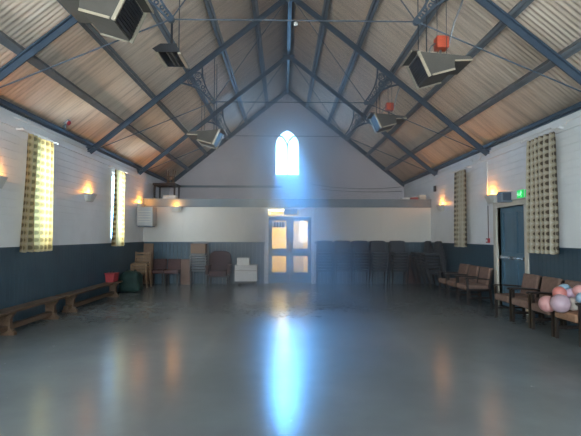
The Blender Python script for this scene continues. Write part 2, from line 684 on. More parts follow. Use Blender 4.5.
wn += 1
m = MB()                                            # pointed window: casing, frame, tracery
outer = archpts(GW, 12, 0.0)
inner = archpts(GW, 12, -.055)
for s in (1, -1):
    o2 = [(GW, GZ0)] + outer
    i2 = [(GW - .055, GZ0 + .05)] + inner
    for k in range(len(o2) - 1):
        q = [o2[k], o2[k + 1], i2[k + 1], i2[k]]
        m.prism([(s * p, z) for p, z in q], 'y', YG + .04, YG + .12)
m.box(-GW, GW, YG + .04, YG + .12, GZ0, GZ0 + .05)
m.box(-.018, .018, YG + .05, YG + .11, GZ0 + .05, GZS - .05)
for s in (1, -1):
    pts = [(s * (.0 + .36 * (1 - math.cos(t))), GZS - .05 + .46 * math.sin(t)) for t in [i * (PI / 2) / 8 * .92 for i in range(9)]]
    for (p0, q0), (p1, q1) in zip(pts, pts[1:]):
        m.bar((p0, YG + .08, q0), (p1, YG + .08, q1), .05, .03, up=(p1 - p0, 0, q1 - q0) if False else (0, 1, 0))
gwin = struct(m.build('window_%d' % wn, M_WTRIM), 'pointed church window high in the gable wall', 'window')
m = MB()
poly = [(GW - .03, GZ0 + .03)] + [(p - .0, q) for p, q in archpts(GW, 12, -.03)]
poly = poly + [(-p, q) for p, q in poly[::-1][1:]]
m.prism(poly, 'y', YG + .077, YG + .083)
m.build('pane', M_GLASS, gwin)
m = MB()
m.box(-GW - .06, GW + .06, YG - .07, YG + .04, GZ0 - .05, GZ0)
m.build('window_sill', M_WTRIM, gwin)
for k, (a, b, c, d) in enumerate(FW):
    wn += 1
    m = MB()
    for q in ((a, a + .06, c, d), (b - .06, b, c, d), (a + .06, b - .06, c, c + .06), (a + .06, b - .06, d - .06, d), ((a + b) / 2 - .025, (a + b) / 2 + .025, c + .06, d - .06)):
        m.box(q[0], q[1], YF - .13, YF - .06, q[2], q[3])
    fr = struct(m.build('window_%d' % wn, M_WTRIM), 'unseen window enlarged for daylight in the wall behind the viewer, %s one' % ('left' if k == 0 else 'right'), 'window')
    m = MB()
    m.box(a + .06, b - .06, YF - .098, YF - .092, c + .06, d - .06)
    m.build('pane', M_GLASS, fr)

m = MB()
m.box(6.0, 6.25, YF - .2, YG + .2, 0, 9.0)  # unseen wall, added only to shut daylight out of the right windows
m.box(W + .2, 6.0, YF - .2, YG + .2, -.1, 0)
struct(m.build('wall_daylight_block', M_BROWN), 'added dark wall keeping daylight off the right windows', 'wall')

# ---------------- lobby behind the double doors
m = MB()
LX0, LX1 = -1.6, 1.7
m.box(LX0 - .05, LX0, YL + .1, YG - .02, 0, 2.46)
m.box(LX1, LX1 + .05, YL + .1, YG - .02, 0, 2.46)
m.box(LX0, LX1, YG - .07, YG - .02, 0, 2.46)
m.box(LX0, LX1, YL + .1, YG - .07, 2.43, 2.459)
struct(m.build('wall_lobby', M_LOBBY), 'yellow lobby walls seen through the door glass', 'wall')
m = MB()
m.box(LX0, LX1, YL + .1, YG - .07, 0.001, .006)
struct(m.build('floor_lobby', M_LOBBYFLOOR), 'lobby floor behind the double doors', 'floor')
t = thing('ceiling_light', 'glowing lamp panel on the lobby ceiling seen through the glass over the doors', 'ceiling light', (-.35, 15.55, 2.43))
m = MB()
m.obox((0, 0, -.012), .74, .44, .024, bev=.004)
m.build('base', M_WTRIM, t)
m = MB()
m.obox((0, 0, -.055), .70, .40, .06, bev=.012)
m.build('diffuser', M_LOBBYLAMP, t)
m = MB()
m.box(.02, .60, YG - .10, YG - .0705, .007, 2.2)
d3 = struct(m.build('door_3', M_PALEDOOR), 'pale grey inner door at the back of the lobby', 'door')
m = MB()
m.tube([(.09, YG - .10, 1.0), (.09, YG - .14, 1.0), (.17, YG - .14, 1.0)], .009, 8)
m.build('door_handle', M_CHROME, d3, True)

# ---------------- main double door (door_1)
yd = YL
m = MB()                                             # frame and architrave
for a, b in ((DX0 - .09, DX0), (DX1, DX1 + .09)):
    m.box(a, b, yd - .035, yd + .11, 0, DZ + .0)
m.box(DX0 - .09, DX1 + .09, yd - .035, yd + .11, DZ, DZ + .055)
m.box(DX0, DX1, yd + .0, yd + .09, 2.045, 2.085)
d1 = struct(m.build('door_1', M_WTRIM), 'blue glazed double doors below the pointed window', 'door')
dm = (DX0 + DX1) / 2
for s in (-1, 1):
    a, b = (DX0 + .005, dm - .004) if s < 0 else (dm + .004, DX1 - .005)
    m = MB()
    st = .105
    y0, y1 = yd + .025, yd + .07
    m.box(a, a + st, y0, y1, .012, 2.04)
    m.box(b - st, b, y0, y1, .012, 2.04)
    for z0, z1 in ((.012, .34), (.84, 1.07), (1.93, 2.04)):
        m.box(a + st, b - st, y0, y1, z0, z1)
    leaf = m.build('door_leaf', M_BLUEDOOR, d1)
    m = MB()
    for z0, z1 in ((.34, .84), (1.07, 1.93)):
        m.box(a + st, b - st, y0 + .02, y0 + .026, z0, z1)
    m.build('glazing', M_GLASS, leaf)
    m = MB()
    hx = (b - .05) if s < 0 else (a + .05)
    m.tube([(hx, y0, .98), (hx, y0 - .045, .98), (hx, y0 - .045, 1.26), (hx, y0, 1.26)], .011, 8)
    m.build('pull_handle', M_CHROME, leaf, True)
m = MB()
m.box(DX0, DX1, yd + .04, yd + .046, 2.085, DZ)
m.build('transom_pane', M_GLASS, d1)
m = MB()
m.box(.32, DX1, yd + .02, yd + .036, 2.088, DZ - .003)
m.build('transom_panel', M_PAPER, d1)

# notice on the left leaf glass
t = thing('notice', 'white notice with dark upright marks on the left door glass', 'notice', (-.28, yd + .042, 1.80))
m = MB()
m.box(-.205, .205, -.001, 0, -.085, .10)
m.build('sheet', M_PAPER, t)
m = MB()
for k, xx in enumerate((-.13, -.045, .045, .13)):
    m.obox((xx, -.003, -.0), .045, .003, .15)
    if k in (0, 3):
        s = -1 if k == 0 else 1
        m.obox((xx - s * .02, -.003, .06), .045, .003, .022)
        m.obox((xx + s * .01, -.003, -.055), .045, .003, .022)
    else:
        m.obox((xx, -.003, .055), .05, .003, .022)
m.build('printed_mark', M_INK, t)

# emergency light box over the doors
t = thing('emergency_light', 'grey blue box over the middle of the double doors', 'light box', (.08, yd - .04, 2.19))
m = MB()
m.obox((0, -.03, 0), .42, .07, .17, bev=.008)
m.build('housing', M_GREYBOX, t)
m = MB()
m.obox((0, -.068, -.01), .34, .006, .11, bev=.002)
m.build('diffuser', M_FASCIA, t)

m = MB()
m.obox((0, -.012, 0), .085, .022, .085, bev=.004)
m.obox((0, -.026, 0), .02, .008, .035, bev=.002)
tag(m.build('light_switch', M_WTRIM, loc=(-.86, YL - .009, 1.42)), 'small white light switch on the cream wall left of the doors', 'switch')

# ---------------- side door (door_2)
y0, y1, _, dz = DOOR_R
m = MB()
for a, b in ((y0 - .12, y0), (y1, y1 + .12)):
    m.box(W - .05, W + .12, a, b, 0, dz + .0)
m.box(W - .05, W + .12, y0 - .12, y1 + .12, dz, dz + .11)
m.box(W + .12, W + .18, y0 - .1, y1 + .1, 0, dz + .1)
d2 = struct(m.build('door_2', M_TRIM), 'blue panelled double door with a push bar in the right wall', 'door')
ym = (y0 + y1) / 2
for a, b in ((y0 + .005, ym - .003), (ym + .003, y1 - .005)):
    m = MB()
    X0, X1 = W + .05, W + .10
    st = .1
    m.box(X0, X1, a, a + st, .01, dz - .006)
    m.box(X0, X1, b - st, b, .01, dz - .006)
    for z0, z1 in ((.01, .22), (.93, 1.12), (dz - .12, dz - .006)):
        m.box(X0, X1, a + st, b - st, z0, z1)
    m.box(X0 + .025, X1, a + st, b - st, .22, .93)
    m.box(X0 + .025, X1, a + st, b - st, 1.12, dz - .12)
    leaf = m.build('door_leaf', M_BLUEDOOR, d2)
    m = MB()
    m.tube([(X0 - .06, a + .04, 1.02), (X0 - .06, b - .04, 1.02)], .016, 10)
    for q in (a + .06, b - .06):
        m.box(X0 - .075, X0 + .001, q - .025, q + .025, .985, 1.055)
    m.build('push_bar', M_CHROME, leaf)

# ================================================================== ROOF TIMBERS AND TRUSSES
ORD = ['lowest', 'second', 'third', 'fourth', 'highest']
for s, side in ((-1, 'left'), (1, 'right')):
    for k, px in enumerate((3.70, 3.0, 2.26, 1.52, 0.75)):
        m = MB()
        zc = roofz(px) - .055
        m.bar((s * px, YF, zc), (s * px, YG - .016, zc), .048, .14, up=(s * SL, 0, 1))
        m.bar((s * (px + .035), YF, zc - .055 - SL * .035 + .03), (s * (px + .035), YG - .016, zc - .055 - SL * .035 + .03), .06, .02, up=(s * SL, 0, 1))
        w = {0: 'lowest purlin, nearest the %s eaves' % side, 1: 'second purlin up the %s roof slope' % side, 2: 'middle purlin of the %s roof slope' % side,
             3: 'second purlin below the ridge on the %s slope' % side, 4: 'highest purlin, just %s of the ridge' % side}[k]
        tag(m.build('purlin', M_PURLIN), 'grey ' + w, 'purlin', 'purlins under the roof sheets', 'thing')
m = MB()
m.box(-.022, .022, YF, YG - .016, HR - .17, HR - .0)
m.box(-.045, .045, YF, YG - .016, HR - .185, HR - .17)
tag(m.build('ridge_beam', M_STEEL), 'blue steel beam along the ridge of the roof', 'beam', kind='thing')

NX, NZ = 1.68, 4.40
tl = ['nearest roof truss, its feet beyond the picture edges', 'middle steel roof truss with scrolled brackets', 'farthest roof truss, just before the loft']


def arc_pts(p0, p1, bulge, n=8):
    """points from p0 to p1 (x,z), bowed sideways"""
    p0, p1 = Vector(p0), Vector(p1)
    d = p1 - p0
    nn = Vector((-d.y, d.x)).normalized()
    return [p0 + d * (i / n) + nn * bulge * math.sin(PI * i / n) for i in range(n + 1)]


def make_truss(y, label):
    t = thing('roof_truss', 'blue steel ' + label, 'roof truss', (0, y, 0), 0, 'steel roof trusses')
    for s in (-1, 1):
        # rafter: T section
        off = .17
        m = MB()
        a = Vector((s * (W - .05), 0, roofz(W - .05) - off))
        b = Vector((0, 0, HR - off))
        m.bar(a, b, .10, .022, up=(s * SL, 0, 1))
        d = Vector((s * SL, 0, 1)).normalized()
        m.bar(a - d * .05, b - d * .05, .022, .09, up=(s * SL, 0, 1))
        r = m.build('rafter', M_STEEL, t)
        m = MB()
        m.obox((s * (W - .11), 0, roofz(W) - .06), .17, .16, .02)
        m.obox((s * (W - .09), 0, roofz(W) - .11), .12, .02, .09)
        m.build('foot_plate', M_STEEL, r)
        node = Vector((s * NX, 0, NZ))
        m = MB()
        m.tube([(s * (W - .12), 0, roofz(W - .12) - .24), node], .010, 8)
        m.build('foot_rod', M_STEEL, t)
        m = MB()
        m.tube([node, (s * .03, 0, HR - .26)], .009, 8)
        m.build('apex_rod', M_STEEL, t)
        # scrolled cast bracket, square to the rafter
        dn = Vector((s * SL, 1)).normalized()         # normal of the slope, in x,z
        dt = Vector((-s * 1, SL)).normalized()       # up along the slope
        base = Vector((s * NX, NZ))
        # distance from node to the rafter underside along the normal
        L = (roofz(NX) - .27 - NZ) / math.hypot(1, SL)
        topc = base + dn * L
        m = MB()
        hw = .30
        for q in (-1, 1):
            pts = []
            for i in range(11):
                f = i / 10
                wv = .035 + (hw - .035) * f ** 2.6
                pts.append(base + dn * (L * f) + dt * (q * wv))
            for p0, p1 in zip(pts, pts[1:]):
                m.bar((p0.x, 0, p0.y), (p1.x, 0, p1.y), .05, .03, up=(dt.x, 0, dt.y))
        m.bar(*[(topc + dt * (hw * q)).to_3d().xzy if False else ((topc + dt * (hw * q)).x, 0, (topc + dt * (hw * q)).y) for q in (-1, 1)], .05, .025, up=(dn.x, 0, dn.y))
        br = m.build('bracket', M_STEEL, t)
        m = MB()
        for f, rr, sh in ((.86, .075, .1), (.86, .075, -.1), (.70, .06, 0.0), (.52, .035, .015), (.40, .028, -.01), (.27, .026, .01), (.15, .024, 0)):
            cc = base + dn * (L * f) + dt * sh
            ring = [(cc.x + rr * math.cos(a2), 0, cc.y + rr * math.sin(a2)) for a2 in [i * 2 * PI / 14 for i in range(14)]]
            m.tube(ring, .011, 6, closed=True)
            if rr > .05:
                sp = [(cc.x + rr * .75 * (1 - i / 16) * math.cos(i * .6), 0, cc.y + rr * .75 * (1 - i / 16) * math.sin(i * .6)) for i in range(14)]
                m.tube(sp, .009, 6)
        m.build('scrollwork', M_STEEL, br)
        m = MB()
        m.lathe([(.045, -.03), (.05, -.02), (.05, .02), (.045, .03)], (s * NX, 0, NZ), 12, Matrix.Rotation(PI / 2, 3, 'X'))
        m.build('joint_plate', M_STEEL, t)
    m = MB()
    m.tube([(-NX, 0, NZ), (NX, 0, NZ)], .010, 8)
    m.build('tie_rod', M_STEEL, t)
    m = MB()
    m.obox((0, 0, HR - .27), .34, .03, .16, bev=.01)
    m.build('apex_plate', M_STEEL, t)
    return t


for y, l in zip(TRUSS_Y, tl):
    make_truss(y, l)
m = MB()
for s in (-1, 1):
    m.bar((s * W, 0, roofz(W) - .06), (0, 0, HR - .06), .05, .14, up=(s * SL, 0, 1))
struct(m.build('trim_8', M_STEEL, loc=(0, YG - .045, 0)), 'blue verge board along the top of the gable wall', 'trim')

# small white detector on the nearest tie rod
m = MB()
m.lathe([(.008, .0), (.008, -.02), (.028, -.026), (.03, -.045), (.018, -.06)], n=16)
tag(m.build('smoke_detector', M_WTRIM, smooth=True, loc=(.02, TRUSS_Y[0], NZ - .012)), 'small white detector under the middle of the nearest tie rod', 'detector')


# ================================================================== HEATERS
def make_heater(s, loc, label, red=True, tilt=0.42, ln=.52, hang=None):
    """radiant heater: louvred face to the hall, hood behind; s = side"""
    t = thing('radiant_heater', label, 'heater', loc, 0, 'hanging radiant heaters')
    # cross-section in x (outward = +), z
    ft, fb = (-.02, .17), (.13, -.16)      # face top and bottom
    ot, ob = (.42, .10), (.46, -.06)
    m = MB()
    q = [(s * ft[0], ft[1]), (s * fb[0], fb[1]), (s * ob[0], ob[1]), (s * ob[0], ob[1] + .10), (s * .70, .05), (s * .68, .11), (s * ot[0], ot[1] + .03)]
    m.prism(q, 'y', -ln / 2, ln / 2)
    m.build('hood', M_HOOD, t)
    d = Vector((fb[0] - ft[0], fb[1] - ft[1]))
    nrm = Vector((-abs(d.y), -abs(d.x))).normalized()      # inward, down
    m = MB()
    for i in range(9):
        f = .1 + .8 * i / 8
        p = Vector(ft) + d * f + nrm * .018
        m.bar((s * p.x, -ln / 2 + .05, p.y), (s * p.x, ln / 2 - .05, p.y), .02, .022, up=(s * d.x, 0, d.y))
    p0, p1 = Vector(ft) + d * .05 + nrm * .006, Vector(ft) + d * .95 + nrm * .006
    m.bar((s * (p0.x + p1.x) / 2, -ln / 2 + .03, (p0.y + p1.y) / 2), (s * (p0.x + p1.x) / 2, ln / 2 - .03, (p0.y + p1.y) / 2), .012, d.length * .9, up=(s * d.x, 0, d.y))
    m.build('louvred_face', M_BLACKMETAL, t)
    for ye in (-ln / 2, ln / 2):
        m = MB()
        p0, p1 = Vector(ft) - d * .02 + nrm * .02, Vector(ft) + d * 1.02 + nrm * .02
        m.bar((s * p0.x, ye, p0.y), (s * p1.x, ye, p1.y), .022, .04, up=(s * nrm.x, 0, nrm.y))
        m.build('edge_trim', M_PALEMETAL, t)
    for ye in (-ln / 2 - .007, ln / 2 + .007):
        m = MB()
        m.bar((s * .15, ye, -.155), (s * .46, ye, -.07), .012, .025)
        m.build('lower_edge', M_PALEMETAL, t)
    m = MB()
    m.bar((s * (ft[0] - .055), -ln / 2, ft[1] + .012), (s * (ft[0] - .055), ln / 2, ft[1] + .012), .11, .012)
    m.build('top_flap', M_HOOD, t)
    m = MB()
    m.bar((s * (ft[0] - .112), -ln / 2, ft[1] + .006), (s * (ft[0] - .112), ln / 2, ft[1] + .006), .012, .035)
    m.build('flap_lip', M_PALEMETAL, t)
    m = MB()
    m.bar((s * .46, -ln / 2 - .007, .045), (s * .70, -ln / 2 - .007, .055), .012, .02)
    m.build('outer_edge', M_PALEMETAL, t)
    rise = roofz(loc[0] + s * .12) - loc[2] - .1
    rise2 = roofz(loc[0] + s * .38) - loc[2] - .1
    for ye in (-ln / 2 + .08, ln / 2 - .08):
        m = MB()
        m.tube([(s * .1, ye, .12), (s * .1, ye, rise)], .008, 6)
        m.build('hanger_rod', M_BLACKMETAL, t)
        m = MB()
        m.tube([(s * .38, ye, .08), (s * .38, ye, rise2)], .005, 6)
        m.build('hanger_rod', M_BLACKMETAL, t)
    if red:
        m = MB()
        m.obox((s * .35, -.06, .37), .17, .16, .17, bev=.012)
        cb = m.build('control_box', M_RED, t)
        m = MB()
        m.tube([(s * .35, -.03, .30), (s * .35, .0, .10)], .018, 8)
        m.tube([(s * .27, -.06, .37), (s * .21, -.06, .33), (s * .15, -.04, .16)], .012, 6)
        m.tube([(s * .39, -.06, .33), (s * .43, -.06, .33), (s * .45, -.1, .36), (s * .5, -.14, .62), (s * .58, -.2, .85), (s * .64, -.22, 1.05)], .014, 8)
        m.build('gas_hose', M_GREYMETAL, cb, True)
    return t


make_heater(1, (1.73, 6.07, 3.80), 'hanging radiant heater with a red box below the nearest truss, right side')
t = thing('tray_heater', 'small tray shaped heater with pale edges below the nearest truss, left side', 'heater', (-1.72, 6.15, 3.965))
m = MB()
m.prism([(-.17, .0), (-.10, .10), (.10, .10), (.15, .0), (.14, .0), (.095, .09), (-.095, .09), (-.16, .0)], 'y', -.26, .26)
m.build('reflector', M_BLACKMETAL, t)
for ye in (-.266, .262):
    m = MB()
    m.prism([(-.22, .045), (-.17, .0), (.15, .0), (.11, .115), (-.11, .115)], 'y', ye, ye + .008)
    m.build('end_plate', M_BLACKMETAL, t)
for xx in (-.165, .148):
    m = MB()
    m.obox((xx, 0, -.012), .05, .52, .024, bev=.004)
    m.build('edge_trim', M_PALEMETAL, t)
for xx in (-.03, .03):
    m = MB()
    m.tube([(xx, -.25, .02), (xx, .25, .02)], .017, 8)
    m.build('burner_tube', M_HOOD, t)
for ye in (-.24, -.18):
    m = MB()
    m.tube([(.03, ye, .098), (.03, ye, .50)], .008, 6)
    m.build('hanger_rod', M_BLACKMETAL, t)
for ye in (.2,):
    m = MB()
    m.tube([(.03, ye, .098), (.03, ye, roofz(1.71) - 3.965 - .12)], .008, 6)
    m.build('hanger_rod', M_BLACKMETAL, t)
make_heater(-1, (-1.75, 4.6, 3.80), 'dark faced radiant heater cut by the top left picture edge', red=False)
make_heater(1, (1.98, 10.1, 4.10), 'radiant heater with a red box beyond the middle truss, right side')
make_heater(-1, (-1.62, 10.0, 3.68), 'radiant heater beyond the middle truss, left side', red=False)

# ================================================================== CURTAINS
def make_curtain(s, y0, y1, z0, z1, label, folds, flare=0.0, seed=1, amp=.035, edge=0.0):
    rnd = random.Random(seed)
    t = thing('curtain', label, 'curtain', (s * (W - .14), 0, 0), 0, 'patterned curtains')
    bm = bmesh.new()
    uvl = bm.loops.layers.uv.new('UVMap')
    nu, nv = folds * 10, 14
    ph = [rnd.uniform(.75, 1.3) for _ in range(folds + 1)]
    grid = []
    for j in range(nv + 1):
        fv = j / nv
        z = z1 + (z0 - z1) * fv
        row = []
        for i in range(nu + 1):
            fu = i / nu
            k = int(fu * folds - 1e-6)
            a = amp * ph[k] * (0.75 + .35 * fv)
            x = a * s * (1 - 1.9 * abs(math.cos(PI * fu * folds + .4 * k % .5)) ** .75) * (1 if fv > .04 else .7)
            y = y0 + (y1 - y0) * fu
            y += flare * fv * (fu - .8) + .006 * math.sin(5 * fv + k)
            wob = .012 * math.sin(9 * fu + 3 * fv)
            zz = z + (.012 * math.sin(fu * folds * 2 * PI) if j == nv else 0)
            row.append((bm.verts.new((x + wob, y, zz)), fu * (y1 - y0) * 1.5, z))
        grid.append(row)
    for j in range(nv):
        for i in range(nu):
            q = (grid[j][i], grid[j][i + 1], grid[j + 1][i + 1], grid[j + 1][i])
            f = bm.faces.new([v[0] for v in q])
            f.smooth = True
            for l, v in zip(f.loops, q):
                l[uvl].uv = (v[1], v[2])
    me = bpy.data.meshes.new('cloth')
    bm.to_mesh(me)
    bm.free()
    me.materials.append(M_CURT if s < 0 else M_CURT2)
    o = bpy.data.objects.new('cloth', me)
    C.objects.link(o)
    o.parent = t
    m = MB()
    m.tube([(0, y0 - .12, z1 + .035), (0, y1 + .2, z1 + .035)], .011, 8)
    for yy in (y0 - .12, y1 + .2):
        m.lathe([(.012, -.03), (.026, -.012), (.026, .012), (.012, .03)], (0, yy, z1 + .035), 10, Matrix.Rotation(PI / 2, 3, 'X'))
    for yy in (y0 - .07, y1 + .15):
        xs = sorted((0, s * .125))
        m.box(xs[0], xs[1], yy - .012, yy + .012, z1 + .02, z1 + .05)
    m.build('rail', M_WTRIM, t)
    for i in range(folds):
        m = MB()
        yy = y0 + (y1 - y0) * (i + .5) / folds
        ring = [(.02 * math.cos(a), yy, z1 + .035 + .02 * math.sin(a)) for a in [k * PI / 4 for k in range(8)]]
        m.tube(ring, .003, 5, closed=True)
        m.build('ring', M_WTRIM, t)
    return t


make_curtain(-1, 7.07, 7.84, 1.19, 3.12, 'glowing patterned curtain on the left wall, the nearer one', 6, .12, 1, .05)
make_curtain(-1, 10.76, 11.40, 1.20, 3.10, 'glowing patterned curtain on the left wall, the farther one', 4, .0, 2, .05)
make_curtain(1, 7.00, 7.80, 1.17, 3.18, 'beige patterned curtain on the right wall beside the blue side door', 6, .03, 3, .062)
make_curtain(1, 10.52, 11.15, 1.2, 3.10, 'narrow patterned curtain on the right wall, beyond the side door', 4, .0, 4, .055)

# ================================================================== WALL LAMPS
def make_sconce(loc, rz, label):
    """uplighter trough: open at the top; local +y points away from the wall"""
    t = thing('wall_lamp', label, 'wall lamp', loc, rz, 'plaster uplighter wall lamps')
    m = MB()
    w0, w1, dd0, dd1, h = .14, .20, .07, .14, .17
    # outer and inner shells joined by a rim
    def ring(w, d, z, y0=0.0):
        return [(-w, y0, z), (w, y0, z), (w, d * .6, z), (w * .62, d, z), (-w * .62, d, z), (-w, d * .6, z)]
    R = [ring(w0, dd0, 0), ring(w1, dd1, h), ring(w1 - .01, dd1 - .01, h, .008), ring(w0 - .01, dd0 - .01, .012, .008)]
    V = [[m.bm.verts.new(p) for p in r] for r in R]
    n = 6
    m.bm.faces.new(V[0][::-1])
    for a, b in zip(V, V[1:]):
        for k in range(n):
            m.bm.faces.new((a[k], a[(k + 1) % n], b[(k + 1) % n], b[k]))
    m.bm.faces.new(V[3])
    m.build('shade', M_PLASTER, t)
    m = MB()
    m.lathe([(.008, .02), (.014, .03), (.014, .085), (.010, .09)], (0, .055, 0), 12)
    m.build('lamp_holder', M_WTRIM, t, True)
    m = MB()
    m.lathe([(.008, .09), (.018, .105), (.024, .13), (.022, .15), (.012, .175), (.003, .19)], (0, .055, 0), 14)
    m.build('bulb', M_BULB, t, True)
    ld = bpy.data.lights.new('wall_lamp_light', 'POINT')
    ld.energy = SCONCE
    ld.color = (1.0, 0.36, 0.04)
    ld.shadow_soft_size = .03
    lo = bpy.data.objects.new('wall_lamp_light', ld)
    C.objects.link(lo)
    lo.parent = t
    lo.location = (0, .075, .215)
    return t


SCONCE = 5.5
make_sconce((-W + .0145, 6.48, 2.16), -PI / 2, 'lit wall lamp on the left wall at the picture edge')
make_sconce((-W + .0145, 9.62, 2.20), -PI / 2, 'lit wall lamp on the left wall between the two curtains')
make_sconce((-W + .0145, 13.0, 2.24), -PI / 2, 'lit wall lamp in the far left corner above the white unit')
make_sconce((-3.42, YL - .1, 2.18), PI, 'lit wall lamp on the cream end wall under the loft edge')
make_sconce((W - .0145, 12.45, 2.18), PI / 2, 'lit wall lamp on the right wall near the loft')
make_sconce((W - .0145, 9.42, 2.18), PI / 2, 'lit wall lamp on the right wall above the side door')

# ================================================================== WALL FITTINGS
t = thing('wall_heater', 'white box unit in the far left corner below the loft', 'heater unit', (-W + .03, 12.7, 1.72))
m = MB()
m.obox((.24, .22, .30), .47, .42, .56, bev=.03, seg=3)
m.build('casing', M_GREYCASE, t)
m = MB()
for i in range(5):
    m.obox((.24, .004, .14 + .075 * i), .36, .012, .018, bev=.003)
m.build('vent_slats', M_TRIM, t)
m = MB()
m.obox((.24, .22, .01), .40, .36, .03, bev=.005)
m.build('base', M_GREYBOX, t)

t = thing('exit_sign', 'green lit running figure exit sign beside the right curtain', 'exit sign', (W - .0145, 8.08, 2.25))
m = MB()
m.obox((-.06, 0, 0), .12, .25, .17, bev=.008)
m.build('housing', M_WTRIM, t)
m = MB()
m.box(-.126, -.1205, -.115, .115, -.075, .075)
m.box(-.11, -.01, -.1305, -.1255, -.07, .07)
m.build('lit_panel', M_EXIT, t)
m = MB()                                        # running figure and arrow
X = -.129
m.lathe([(.013, -.001), (.013, .001)], (X, -.03, .045), 12, Matrix.Rotation(PI / 2, 3, 'Y'))
for p, q, w in (((-.025, .028), (-.005, -.005), .02), ((-.02, .025), (.015, .012), .01), ((-.025, .025), (-.06, .01), .01), ((-.005, -.005), (-.035, -.03), .012),
                ((-.035, -.03), (-.03, -.06), .011), ((-.005, -.005), (.025, -.025), .012), ((.025, -.025), (.05, -.02), .011)):
    m.bar((X, p[0], p[1]), (X, q[0], q[1]), w, .003, up=(1, 0, 0))
m.bar((X, .06, 0), (X, .12, 0), .016, .003, up=(1, 0, 0))
m.bar((X, .085, .035), (X, .062, -.004), .014, .003, up=(1, 0, 0))
m.bar((X, .085, -.035), (X, .062, .004), .014, .003, up=(1, 0, 0))
m.build('pictogram', M_EXITW, t)

t = thing('floodlight_box', 'grey box fixed above the side door, left of the exit sign', 'light box', (W - .0145, 8.62, 2.24))
m = MB()
m.obox((-.13, 0, 0), .26, .16, .21, bev=.01)
m.build('casing', M_GREYBOX, t)
m = MB()
m.obox((-.13, -.083, 0), .19, .008, .15, bev=.003)
m.build('front_plate', M_STEEL, t)
m = MB()
m.obox((-.04, 0, 0), .08, .24, .16, bev=.008)
tag(m.build('junction_box', M_WTRIM, loc=(W - .0145, 8.37, 2.25)), 'white box between the grey box and the exit sign', 'junction box')

t = thing('fire_call_point', 'small red fire call point on the right wall beside the side door', 'call point', (W - .0145, 9.62, 1.36))
m = MB()
m.obox((-.025, 0, 0), .05, .10, .10, bev=.006)
m.build('box', M_REDPLASTIC, t)
m = MB()
m.obox((-.052, 0, 0), .004, .06, .05, bev=.001)
m.build('front_plate', M_WTRIM, t)
m = MB()
m.tube([(-.012, 0, .05), (-.012, 0, .78)], .008, 8)
m.build('pipe', M_MAROON, t, True)

m = MB()
m.tube([(0, 9.62, 2.16), (0, 9.62, 3.12)], .012, 8)
tag(m.build('vertical_conduit', M_WTRIM, smooth=True, loc=(W - .03, 0, 0)), 'white vertical conduit on the right wall left of the side door lamp', 'conduit')
m = MB()
yy = [(4.2, 3.30), (6.85, 3.30), (6.9, 3.26), (7.25, 3.26), (7.3, 3.30), (9.9, 3.30), (9.95, 3.24), (10.35, 3.24), (10.4, 3.31), (13.2, 3.31)]
m.tube([(0, a, b) for a, b in yy], .013, 8)
tag(m.build('long_conduit', M_WTRIM, smooth=True, loc=(W - .034, 0, 0)), 'white conduit looping along under the right eaves', 'conduit')
m = MB()
m.tube([(0, a, b) for a, b in ((6.9, 3.33), (8.2, 3.33), (8.25, 3.30), (12.9, 3.30))], .012, 8)
tag(m.build('long_conduit', M_WTRIM, smooth=True, loc=(-W + .034, 0, 0)), 'white conduit along under the left eaves', 'conduit')
m = MB()
m.obox((-.03, 0, 0), .06, .09, .17, bev=.006)
tag(m.build('alarm_sounder', M_BLACKMETAL, loc=(W - .0145, 12.95, 2.88)), 'small dark box high on the right wall near the loft', 'sounder')
t = thing('beacon', 'small dark beacon with a red lens on the left eaves beam', 'beacon', (-W + .12, 8.3, 3.49))
m = MB()
m.obox((0, 0, .05), .05, .05, .10, bev=.005)
m.obox((.03, -.02, .14), .13, .12, .11, Matrix.Rotation(.5, 3, 'Y'), bev=.015)
m.build('body', M_GREYMETAL, t)
m = MB()
m.lathe([(.045, 0), (.045, .02), (.03, .035)], (.10, -.05, .10), 14, Matrix.Rotation(2.2, 3, 'Y'))
m.build('lens', M_REDPLASTIC, t, True)

# cables slung across the gable
for k, (x0, z0, x1, z1, sag) in enumerate(((.9, 3.42, 4.3, 3.32, .12), (1.3, 3.22, 4.35, 3.16, .06))):
    m = MB()
    pts = []
    for i in range(21):
        f = i / 20
        pts.append((x0 + (x1 - x0) * f, 0, z0 + (z1 - z0) * f - sag * 4 * f * (1 - f)))
    m.tube(pts, .011, 6)
    tag(m.build('cable', M_BLACKMETAL, smooth=True, loc=(0, YG - .0245, 0)), 'dark %s slack cable across the right of the gable wall' % ('upper' if k == 0 else 'lower'), 'cable')

# ================================================================== ON THE LOFT
t = thing('table', 'dark low table in the left corner of the loft', 'table', (-3.98, 14.4, HL))
m = MB()
m.obox((0, 0, .53), .74, .7, .07, bev=.008)
m.build('top', M_DARKWOOD, t)
for a in (-1, 1):
    for b in (-1, 1):
        m = MB()
        m.bar((a * .32, b * .3, 0), (a * .32, b * .3, .495), .05, .05, up=(0, 1, 0))
        m.build('leg', M_DARKWOOD, t)
t = thing('stool', 'upturned wooden stool on the dark loft table', 'stool', (-3.85, 14.35, HL + .566))
m = MB()
m.lathe([(.14, 0), (.16, .01), (.16, .03), (.14, .04)], n=20)
m.build('seat', M_WOOD2, t)
for k in range(4):
    a = PI / 4 + k * PI / 2
    m = MB()
    m.tube([(.10 * math.cos(a), .10 * math.sin(a), .038), (.17 * math.cos(a), .17 * math.sin(a), .46)], [.02, .014], 8)
    m.build('leg', M_WOOD2, t, True)
m = MB()
m.tube([(.135 * math.cos(a), .135 * math.sin(a), .25) for a in [PI / 4 + k * PI / 2 for k in range(4)]], .009, 6, closed=True)
m.build('stretcher', M_WOOD2, t)


